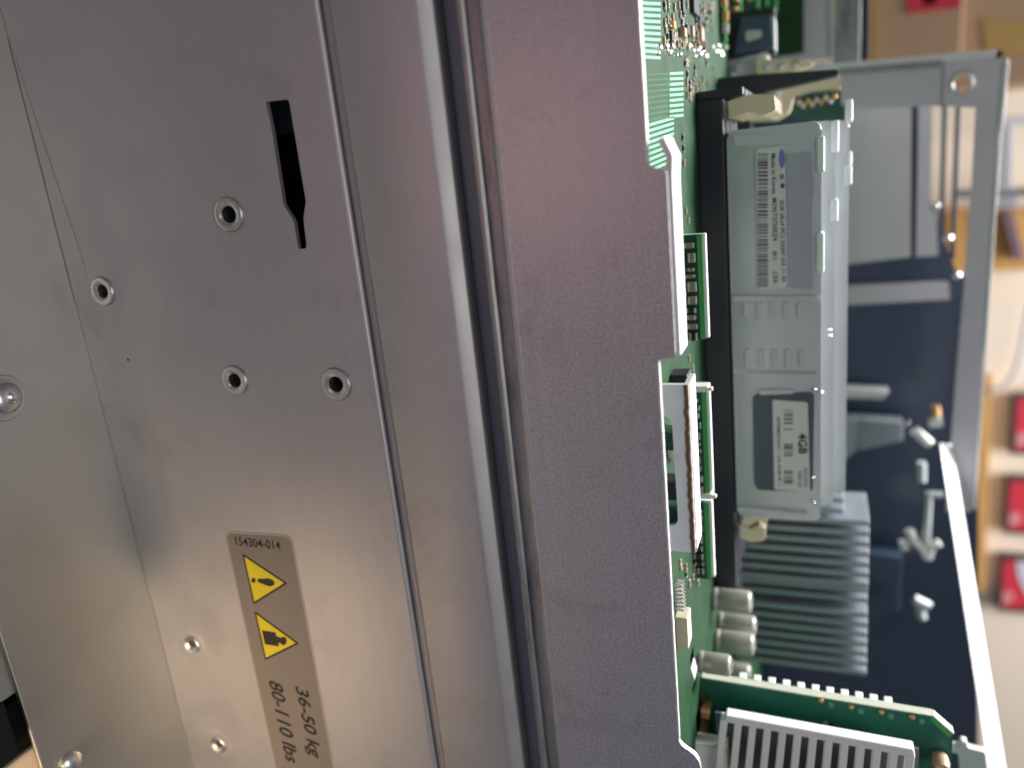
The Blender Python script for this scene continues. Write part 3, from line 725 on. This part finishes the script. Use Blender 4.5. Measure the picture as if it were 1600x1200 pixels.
# ================================================================== RISER CARD AND WHITE COMB
yr = 0.062
rc = thing('riser_card', 'upright green expansion card with copper dots and a chamfered corner', 'expansion card', (0.19, yr, ZB))
e0, e1, e2 = A(1072, 1056, yr), A(1458, 1120, yr), A(1489, 1147, yr)
zt = e2.z + 0.0
outl = [(e0.x, ZB + 0.0005), (e0.x + 0.16, ZB + 0.0005), (e0.x + 0.16, zt), (e2.x, zt), (e1.x, e1.z)]
MB().prism(outl, yr, yr + 0.0030).build('board', mat('teal_solder_mask', (0.020, 0.145, 0.095), 0.35, 0, 0.3, 90), rc)
def edge_strip(pts, t, name, m, par):
    for i, (p, q) in enumerate(zip(pts, pts[1:])):
        p, q = Vector(p), Vector(q); d = (q - p).normalized(); n = Vector((-d.y, d.x))
        MB().prism([tuple(p), tuple(q), tuple(q + n * t), tuple(p + n * t)], yr - 0.00003, yr + 0.00302).build(name, m, par)
edge_strip([(e0.x, ZB + 0.0005), (e1.x, e1.z), (e2.x, zt)], 0.0004, 'bare_edge', M_pcbedge, rc)
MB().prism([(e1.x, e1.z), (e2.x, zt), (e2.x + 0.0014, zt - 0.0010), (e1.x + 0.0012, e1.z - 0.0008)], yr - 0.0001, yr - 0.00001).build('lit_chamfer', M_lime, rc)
for (px, py) in ((1283, 1093), (1330, 1103), (1377, 1111), (1425, 1119)):
    p = A(px, py + 1, yr); MB().lathe([(0.00095, 0), (0.0009, -0.0004), (0.0005, -0.0008), (0, -0.0009)], (p.x, yr, p.z), 'Y', 14).build('copper_dot', M_gold, rc, True)
    a = A(px + 15, py + 8, yr); MB().box((a.x - 0.0008, yr - 0.0001, a.z - 0.0006), (a.x + 0.0010, yr - 0.00002, a.z + 0.0008)).build('printed_mark', M_trace, rc)
for (px, py) in ((1290, 1130), (1300, 1131), (1302, 1146), (1291, 1146), (1340, 1155), (1350, 1158), (1318, 1150), (1390, 1162)):
    p = A(px, py, yr); MB().box((p.x - 0.0009, yr - 0.0008, p.z - 0.0006), (p.x + 0.0009, yr - 0.00002, p.z + 0.0006), 0.0002, 1).build('resistor', random.choice([M_solder, M_chip, M_ceram]), rc)
for k, (px, py, dx, dz) in enumerate(((1240, 1120, 0.004, 0.05),)):
    p = A(px, py, yr)
# dark connector at the foot of the card
c0, c1 = A(1062, 1100, 0.055), A(1092, 1150, 0.055)
MB().box((c0.x, 0.050, ZB), (c1.x + 0.02, 0.0618, c1.z - 0.001), 0.0004).build('edge_connector', M_chip, rc)
for (px, py) in ((1103, 1116), (1098, 1145)):
    p = A(px, py, 0.056); MB().box((p.x - 0.0016, 0.055, p.z - 0.0018), (p.x + 0.0012, 0.0618, p.z + 0.0012), 0.0004).build('contact_spring', M_gold, rc)

yk = 0.048
cb = thing('white_vent_comb', 'white plastic comb of slots in front of the riser card', 'comb', (0.18, yk, ZB))
ka, kb = A(1134, 1118, yk), A(1428, 1172, yk)
MB().prism([(ka.x, ka.z), (kb.x, kb.z), (kb.x + 0.0028, kb.z + 0.0005), (ka.x + 0.0026, ka.z - 0.0006)], yk, yk + 0.004, 0.0004).build('spine', M_white, cb)
NP = 13
for i in range(NP):
    t_ = i / (NP - 1); x = ka.x + (kb.x - ka.x) * t_; z = ka.z + (kb.z - ka.z) * t_ - 0.0005
    wz = 0.0021
    zz = z
    b = MB()
    prof = [(x + 0.0020, yk), (x + 0.0100, yk - 0.0030), (x + 0.0220, yk - 0.0030), (x + 0.0220, yk + 0.0010), (x + 0.0105, yk + 0.0010), (x + 0.0020, yk + 0.0040)]
    b.hexa([(p[0], p[1], zz - wz * 0.5 - (p[0] - x) * 0.10) for p in prof], [(p[0], p[1], zz + wz * 0.5 - (p[0] - x) * 0.10) for p in prof], 0.0002)
    b.build('prong', M_white, cb)
MB().prism([(ka.x + 0.004, ka.z - 0.004), (kb.x + 0.004, kb.z + 0.002), (kb.x + 0.03, kb.z + 0.002), (ka.x + 0.03, ka.z - 0.004)], yk + 0.0055, yk + 0.0065).build('backing_plate', mat('slate_plate', (0.09, 0.10, 0.12), 0.5), cb)
MB().box((ka.x + 0.012, yk - 0.001, ZB - 0.001), (ka.x + 0.03, yk + 0.005, ka.z)).build('foot', M_white, cb)
yk2 = 0.0685
for i in range(11):
    p = A(1161 + i * 22.6, 1050 + i * 3.75, yk2)
    MB().box((p.x, yk2 - 0.003, p.z - 0.0011), (p.x + 0.03, yk2, p.z + 0.0011), 0.0002, 1).build('rear_prong', M_white, cb)
    
# brass post and pale tab by the comb's far end
p = A(1468, 1180, yr); t = thing('brass_post', 'blurry brass post at the end of the white comb', 'post', (p.x, yr - 0.004, p.z))
MB().lathe([(0.0022, 0.004), (0.0024, 0.001), (0.0019, -0.0016), (0.0010, -0.0022), (0, -0.0024)], (p.x, yr - 0.0045, p.z), 'Y', 18).build('post_body', M_ceram, t, True)
yt = 0.10
t = thing('pale_tab', 'pale stepped metal tab beside the riser card and the white strut', 'bracket', tuple(A(1510, 1185, yt)))
MB().prism([xz(1486, 1166, yt), xz(1500, 1168, yt), xz(1502, 1158, yt), xz(1511, 1160, yt), xz(1512, 1170, yt), xz(1540, 1176, yt), xz(1545, 1215, yt), xz(1500, 1215, yt), xz(1500, 1178, yt), xz(1486, 1176, yt)], yt, yt + 0.003, 0.0003).build('plate', M_cutedge, t)

# ================================================================== CAGE AT THE BACK
yg = 0.28
cg = thing('drive_cage', 'grey steel cage frame with a round hole at its top corner', 'cage', (0.09, yg + 0.03, ZB))
hole = A(1505, 130, yg)
fr = [xz(1310, 112, yg), xz(1555, 87, yg), xz(1571, 93, yg), xz(1560, 200, yg), xz(1547, 425, yg), xz(1532, 600, yg), xz(1518, 800, yg),
      xz(1478, 800, yg), xz(1493, 600, yg), xz(1508, 425, yg), xz(1518, 300, yg), xz(1525, 168, yg), xz(1455, 165, yg), xz(1325, 170, yg), xz(1312, 160, yg)]
MB().sheet([fr, arc(hole.x, hole.z, 0.0042, 0, 360, 24)[:-1]], yg, yg + 0.0015).build('frame_plate', M_cage, cg)
b = MB(); b.lathe([(0.0058, -0.0001), (0.0056, -0.0006), (0.0044, -0.0008), (0.0041, -0.0004), (0.0040, 0.004)], (hole.x, yg, hole.z), 'Y', 28)
for f in [f for f in b.bm.faces if len(f.verts) > 8]: b.bm.faces.remove(f)
b.build('hole_collar', M_bright, cg, True)
MB().prism([xz(1474, 96, yg), xz(1476, 96, yg), xz(1472, 168, yg), xz(1470, 168, yg)], yg - 0.0004, yg - 0.00005).build('seam', M_hem, cg)
def bar3(p0, p1, r0, name, m, par, bev=0.0003, up_=(0, 0, 1), t2=None):
    """rectangular bar between two points"""
    p0, p1 = Vector(p0), Vector(p1); d = (p1 - p0).normalized(); u = Vector(up_); u = (u - d * u.dot(d)).normalized(); v = d.cross(u); t2 = t2 or r0
    q = lambda c: [c + u * r0 + v * t2, c + u * r0 - v * t2, c - u * r0 - v * t2, c - u * r0 + v * t2]
    return MB().hexa(q(p0), q(p1), bev).build(name, m, par)
bar3(A(1195, 114, yg), A(1556, 84, yg), 0.0012, 'lit_rim', M_cutedge, cg, 0.0004, (0, 1, 0), 0.0016)  # lit sheet edge drawn as a paler bar
bar3(A(1310, 112, yg - 0.001), A(1470, 99, yg - 0.001), 0.0008, 'dark_groove', M_hem, cg, 0.0001, (0, 1, 0), 0.0014)
MB().lathe([(0.0016, 0.002), (0.0017, -0.001), (0, -0.001)], (A(1560, 85, yg).x, yg, A(1560, 85, yg).z), 'Y', 14).build('rubber_plug', M_chip, cg, True)
bar3(A(1573, 92, yg), A(1563, 205, yg), 0.0010, 'lit_rim', M_cutedge, cg, 0.0003, (0, 1, 0), 0.0009)
bar3(A(1563, 205, yg), A(1522, 795, yg), 0.0008, 'top_rim', M_cutedge, cg, 0.0003, (0, 1, 0), 0.0006)
# inside of the cage
yi = 0.34
bk = [(xz(1280, 98, yi)[0], ZB), xz(1290, 98, yi), xz(1310, 130, yi), xz(1456, 165, yi), xz(1454, 312, yi), xz(1464, 332, yi), xz(1468, 370, yi), xz(1480, 385, yi), xz(1486, 402, yi), xz(1494, 425, yi), xz(1528, 440, yi), xz(1528, 1320, yi), (xz(1400, 1320, yi)[0], ZB)]
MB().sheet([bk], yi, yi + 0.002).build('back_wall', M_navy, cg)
MB().sheet([[xz(1322, 168, yi), xz(1423, 166, yi), xz(1422, 400, yi), xz(1321, 412, yi)]], yi - 0.004, yi - 0.0002).build('lit_wall_sheet', M_cage, cg)  # light on the back wall put into paler sheets
MB().sheet([[xz(1434, 166, yi), xz(1455, 165, yi), xz(1453, 312, yi), xz(1462, 335, yi), xz(1464, 398, yi), xz(1430, 400, yi)]], yi - 0.004, yi - 0.0002).build('lit_wall_sheet', M_cage, cg)
MB().sheet([[xz(1319, 444, yi), xz(1480, 438, yi), xz(1482, 465, yi), xz(1318, 474, yi)]], yi - 0.006, yi - 0.0002).build('grey_strip', M_cage, cg)
for a_, b_ in (((1476, 160), (1470, 372)), ((1497, 160), (1488, 405))):
    bar3(A(*a_, yi - 0.002), A(*b_, yi - 0.002), 0.0012, 'slat', M_bluecon, cg, 0.0003, (0, 1, 0), 0.0011)
for (px, py) in ((1482, 372), (1495, 430), (1462, 322)):
    p = A(px, py, yi - 0.004); MB().lathe([(0.0022, 0.002), (0.0022, -0.001), (0.0012, -0.0022), (0, -0.0024)], (p.x, yi - 0.004, p.z), 'Y', 14).build('slat_rivet', M_bright, cg, True)
# left wing of the far wall
yw = 0.33
fw = thing('far_wall_panel', 'grey far chassis wall with black top edge beside the cardboard boxes', 'panel', (-0.12, yw, ZB))
MB().prism([(-0.35, ZB), (A(1290, 92, yw).x, ZB), (A(1290, 92, yw).x, A(1298, 40, yw).z), (-0.35, A(1298, 40, yw).z)], yw, yw + 0.002).build('wall_sheet', M_cage, fw)
MB().prism([(-0.35, A(1306, 40, yw).z), (A(1340, 96, yw).x, A(1306, 40, yw).z), (A(1340, 96, yw).x, A(1344, 40, yw).z), (-0.35, A(1344, 40, yw).z)], yw - 0.004, yw + 0.004, 0.0004).build('top_rail', M_hem, fw)
MB().prism([(-0.35, A(1299, 40, yw).z), (A(1340, 96, yw).x, A(1299, 40, yw).z), (A(1340, 96, yw).x, A(1305, 40, yw).z), (-0.35, A(1305, 40, yw).z)], yw - 0.002, yw + 0.003).build('pale_seam', M_cutedge, fw)
MB().prism([(-0.35, A(1345, 40, yw).z), (A(1345, 95, yw).x, A(1345, 40, yw).z), (A(1345, 95, yw).x, A(1358, 40, yw).z), (-0.35, A(1358, 40, yw).z)], yw - 0.002, yw + 0.003, 0.0004).build('black_trim', M_socket, fw)
yv = 0.31
MB().prism([(-0.35, ZB), (A(1230, 86, yv).x, ZB), (A(1230, 86, yv).x, A(1256, 40, yv).z), (-0.35, A(1256, 40, yv).z)], yv, yv + 0.002).build('backplane', M_pcb, fw)
yn = 0.20
t = thing('cream_bar', 'beige moulded bar above the black bracket, left of the cage', 'bar', tuple(A(1225, 105, yn)))
MB().prism(rounded([xz(1181, 92, yn), xz(1265, 93, yn), xz(1272, 100, yn), xz(1240, 112, yn), xz(1184, 119, yn)], 0.001), yn, yn + 0.008, 0.0004).build('moulding', M_cream, t)
MB().prism([xz(1150, 100, yn + 0.005), xz(1188, 95, yn + 0.005), xz(1188, 118, yn + 0.005), xz(1150, 118, yn + 0.005)], yn + 0.004, yn + 0.012).build('arm', M_cage, t)
for (px, py) in ((1200, 104), (1222, 103), (1244, 100)):
    p = A(px, py, yn); MB().lathe([(0.0016, 0.001), (0.0016, -0.0008), (0, -0.0012)], (p.x, yn, p.z), 'Y', 12).build('stud', M_bright, t, True)

# slanting metal strut, its overexposure put into white colour and tilt
ya, yb2 = 0.272, 0.170
wl = thing('white_strut', 'overexposed white slanting strut across the lower right of the open bay', 'strut', tuple(A(1520, 1000, 0.2)))
P = [A(1469, 692, ya), A(1493, 708, ya), A(1577, 1210, yb2), A(1546, 1210, yb2)]
ex = [(P[3] + (P[3] - P[0]) * 0.35), (P[2] + (P[2] - P[1]) * 0.35)]
off = Vector((0.002, 0.006, -0.006))
q = [P[0], P[1], ex[1], ex[0]]
tilt = Vector((0, 0.013, 0))
front = [P[0], P[1] + tilt, ex[1] + tilt, ex[0]]
MB().hexa(front, [v + (v - EYE).normalized() * 0.004 for v in front], 0.0004).build('rail', M_whitem, wl)
MB().hexa([front[3], front[2], front[2] + Vector((0.004, 0, 0)), front[3] + Vector((0.004, 0, 0))], [v + Vector((0, 0.003, -0.12)) for v in (front[3], front[2], front[2] + Vector((0.004, 0, 0)), front[3] + Vector((0.004, 0, 0)))]).build('leg', M_whitem, wl)

# levers and clips against the dark back wall
yz_ = 0.30
lv = thing('retention_lever', 'thin silver lever with a forked white end in the dark bay', 'lever', tuple(A(1450, 800, yz_)))
MB().tube([A(1452, 770, yz_), A(1450, 800, yz_), A(1447, 850, yz_)], 0.0019, 10).build('rod', M_spread, lv, True)
MB().tube([A(1420, 828, yz_), A(1428, 846, yz_), A(1441, 856, yz_), A(1449, 872, yz_)], 0.0024, 8).build('fork_arm', M_white, lv, True)
MB().tube([A(1468, 848, yz_), A(1456, 854, yz_), A(1449, 872, yz_)], 0.0024, 8).build('fork_arm', M_white, lv, True)
MB().tube([A(1454, 772, yz_), A(1474, 773, yz_)], 0.0018, 8).build('cross_pin', M_spread, lv, True)
lab_small = [((1411, 846), (1413, 858), 0.0024, M_white, 'short white peg left of the forked lever end'), ((1428, 936), (1452, 948), 0.0030, M_spread, 'pale clip below the forked lever end'),
             ((1437, 952), (1441, 966), 0.0026, M_spread, 'small oval clip tip below the pale clip'), ((1440, 722), (1440, 752), 0.0024, M_spread, 'upright grey peg above the silver lever'),
             ((1428, 672), (1453, 694), 0.0028, M_white, 'slanting white peg near the top of the white strut'), ((1416, 663), (1418, 664), 0.0026, M_solder, 'round silver screw head above the slanting white peg'),
             ((1462, 634), (1463, 650), 0.0022, M_gold, 'orange peg tip beside the cage rail'), ((1452, 660), (1472, 659), 0.0030, M_spread, 'grey peg block under the orange tip')]
for a_, b_, r, m, lb in lab_small:
    o = MB().tube([A(*a_, yz_), (A(*a_, yz_) + A(*b_, yz_)) / 2, A(*b_, yz_)], r, 12).build('retaining_peg', m, None, True); tag(o, lb, 'peg', 'pegs in the dark bay')
# dull parts in the dark bay
yx = 0.32
for pts, m, nm, lb in (([(1296, 655), (1342, 655), (1338, 705), (1322, 718), (1296, 720)], M_sprD, 'fan_shroud', 'dull grey shroud face behind the memory module end'),
                       ([(1342, 655), (1412, 660), (1410, 690), (1340, 705)], M_fin, 'fan_shroud', 'dim grey slanted shroud face beside the first shroud'),
                       ([(1298, 607), (1390, 612), (1380, 624), (1298, 622)], M_cutedge, 'cable_strip', 'ribbed pale cable strip behind the memory module end'),
                       ([(1356, 865), (1410, 872), (1405, 955), (1352, 968)], M_bluecon, 'dark_box', 'dark blue-grey box right of the heatsink fins')):
    o = MB().prism([xz(x, y, yx) for x, y in pts], yx, yx + 0.012, 0.0006).build(nm, m); tag(o, lb, 'panel')

# ================================================================== BACKGROUND THINGS
yp = 1.39
pic = [((1583, 615), (1577, 706), 'red picture in dark frame, highest of the three in the photo'), ((1572, 743), (1566, 829), 'red and grey picture in dark frame, middle of the three'),
       ((1563, 865), (1555, 949), 'red and grey picture in dark frame, lowest of the three in the photo')]
for i, (a_, b_, lb) in enumerate(pic):
    p, q = A(*a_, yp), A(*b_, yp); x0, x1 = p.x, q.x; z0 = (p.z + q.z) / 2; z1 = z0 + 0.16
    t = thing('framed_picture', lb, 'picture', ((x0 + x1) / 2, yp, z0), 'red pictures on the cream wall')
    fw_ = 0.0055
    MB().sheet([[(x0, z0), (x1, z0), (x1, z1), (x0, z1)], [(x0 + fw_, z0 + fw_), (x0 + fw_, z1 - fw_), (x1 - fw_, z1 - fw_), (x1 - fw_, z0 + fw_)]], yp - 0.012, yp + 0.009).build('frame', M_frame, t)
    MB().box((x0 + fw_, yp - 0.004, z0 + fw_), (x1 - fw_, yp + 0.008, z1 - fw_)).build('print', M_red, t)
    if i:
        W = x1 - x0 - 2 * fw_
        cv = [(x0 + fw_ + 0.0003, z0 + fw_ + 0.022 + 0.01 * (2 - i))] + [(x0 + fw_ + W * s_ / 8, z0 + fw_ + (0.022 + 0.01 * (2 - i)) + 0.045 * (s_ / 8) ** 2.2) for s_ in range(1, 9)] + [(x1 - fw_ - 0.0003, z1 - fw_ - 0.001), (x0 + fw_ + 0.0003, z1 - fw_ - 0.001)]
        MB().sheet([cv], yp - 0.0052, yp - 0.0042).build('grey_curve', M_pgrey, t)
    for k in range(3):
        MB().box((x1 - fw_ - 0.034, yp - 0.0062, z0 + fw_ + 0.004 + k * 0.006), (x1 - fw_ - 0.006 - 0.004 * k, yp - 0.0056, z0 + fw_ + 0.0075 + k * 0.006)).build('pale_lettering', M_pink, t)
# orange wooden moulding along the wall
pa, pb = A(1542, 588, 1.36), A(1524, 1000, 1.36)
o = MB().hexa([A(1533, 590, 1.36), A(1551, 590, 1.36), A(1538, 925, 1.36), A(1517, 925, 1.36)], [v + Vector((0, 0.03, 0)) for v in (A(1533, 590, 1.36), A(1551, 590, 1.36), A(1538, 925, 1.36), A(1517, 925, 1.36))], 0.002).build('wood_moulding', M_wood)
tag(o, 'orange wooden moulding on the cream wall under the red pictures', 'moulding')
# hanging thin cable
o = MB().tube([A(1610, 470, 1.36), A(1597, 545, 1.36), A(1585, 585, 1.36), A(1568, 604, 1.36), A(1545, 612, 1.36)], 0.004, 8).build('wall_cable', M_pgrey, None, True); tag(o, 'thin grey cable curving along the cream wall', 'cable')
# cardboard boxes
yc1 = 0.95
def cbox(p0, p1, y, dep, label, parts):
    a_, b_ = A(*p0, y), A(*p1, y)
    t = thing('cardboard_box', label, 'box', ((a_.x + b_.x) / 2, y, min(a_.z, b_.z)), 'cardboard boxes behind the server')
    MB().box((min(a_.x, b_.x), y, min(a_.z, b_.z)), (max(a_.x, b_.x), y + dep, max(a_.z, b_.z)), 0.003).build('carton', M_card, t)
    for q, m, nm in parts:
        MB().prism([xz(px, py, y) for px, py in q], y - 0.0015, y - 0.0002).build(nm, m, t)
cbox((1330, -260), (1503, 101), yc1, 0.18, 'tan cardboard box with red sticker behind the cage corner',
     [([(1416, -60), (1500, -60), (1501, 12), (1417, 22)], M_red, 'red_sticker'), ([(1424, -60), (1488, -60), (1462, 4), (1444, 9)], M_tape, 'sticker_print'),
      ([(1360, -200), (1374, -200), (1374, 100), (1360, 100)], M_tape, 'tape')])
cbox((1504, -260), (1700, 118), yc1 + 0.02, 0.2, 'browner cardboard box on the right of the one with the red sticker', [([(1535, 30), (1640, 40), (1640, 90), (1540, 80)], M_tape, 'tape')])
cbox((1300, 40), (1503, 130), yc1 + 0.03, 0.16, 'low cardboard box edge hidden behind the cage rim', [])
# shelf edge, tubes and orange crate
o = MB().prism([xz(1560, 182, 1.2), xz(1720, 178, 1.2), xz(1720, 190, 1.2), xz(1560, 193, 1.2)], 1.2, 1.34, 0.001).build('wall_bracket', M_pgrey); tag(o, 'dull grey upright bracket at the right picture edge, below the boxes', 'bracket')
ys = 0.8
t = thing('chrome_stand', 'shiny chrome and white stand beside the cage top rail', 'stand', tuple(A(1570, 300, ys)))
MB().tube([A(1490, 303, ys), A(1560, 301, ys), A(1720, 297, ys)], 0.0052, 14).build('chrome_tube', M_bright, t, True)
for (px, w_) in ((1566, 0.0028), (1577, 0.0034)):
    bar3(A(px, 192, ys), A(px - 2, 300, ys), w_, 'white_slat', M_whitem, t, 0.0005, (0, 1, 0), w_)
MB().box((A(1560, 300, ys).x - 0.004, ys - 0.004, A(1555, 300, ys).z), (A(1580, 322, ys).x, ys + 0.004, A(1590, 310, ys).z), 0.001).build('foot_cap', M_pgrey, t)
yo = 1.3
t = thing('orange_crate', 'orange wooden crate with a mauve stick at the right picture edge', 'crate', tuple(A(1560, 400, yo)))
MB().prism([xz(1480, 330, yo), xz(1720, 330, yo), xz(1720, 420, yo), xz(1480, 425, yo)], yo, yo + 0.07, 0.002).build('board', M_wood, t)
MB().prism([xz(1563, 326, yo - 0.01), xz(1580, 326, yo - 0.01), xz(1600, 405, yo - 0.01), xz(1583, 405, yo - 0.01)], yo - 0.02, yo - 0.004, 0.001).build('stick', M_plum, t)
# things below the shelf edge
o = MB().box((0.04, fy - 0.06, -0.119), (0.1225, 0.02, -0.0035), 0.001).build('grey_carton', mat('grey_carton_paint', (0.50, 0.50, 0.43), 0.6, 0, 0.1, 20)); tag(o, 'grey-green box left of the black post, below the metal shelf edge', 'box')
t = thing('black_post', 'black post standing in front of the metal shelf edge, bottom left', 'post', (0.129, -0.09, -0.12))
MB().box((0.1240, -0.115, -0.1150), (0.1390, 0.02, -0.0030), 0.0006).build('upright', M_darkcloth, t)
MB().hexa([(0.1212, -0.115, -0.0028), (0.1362, -0.115, -0.0028), (0.1362, -0.0495, -0.0028), (0.1212, -0.0495, -0.0028)],
          [(0.1075, -0.115, 0.021), (0.1225, -0.115, 0.021), (0.1225, -0.0620, 0.021), (0.1075, -0.0620, 0.021)], 0.0006).build('shadow_caster_cap', M_darkcloth, t)  # leaning block added to cast a shadow across the shelf
MB().box((0.1232, -0.135, -0.1199), (0.1396, 0.025, -0.1150), 0.0005).build('base_plate', M_darkcloth, t)
o = MB().box((0.1400, fy - 0.10, -0.119), (0.24, 0.02, -0.0035), 0.001).build('pale_wood_block', mat('pale_wood', (0.88, 0.70, 0.50), 0.6, 0, 0.1, 20)); tag(o, 'brightly lit pale wooden block at the bottom left corner', 'block')
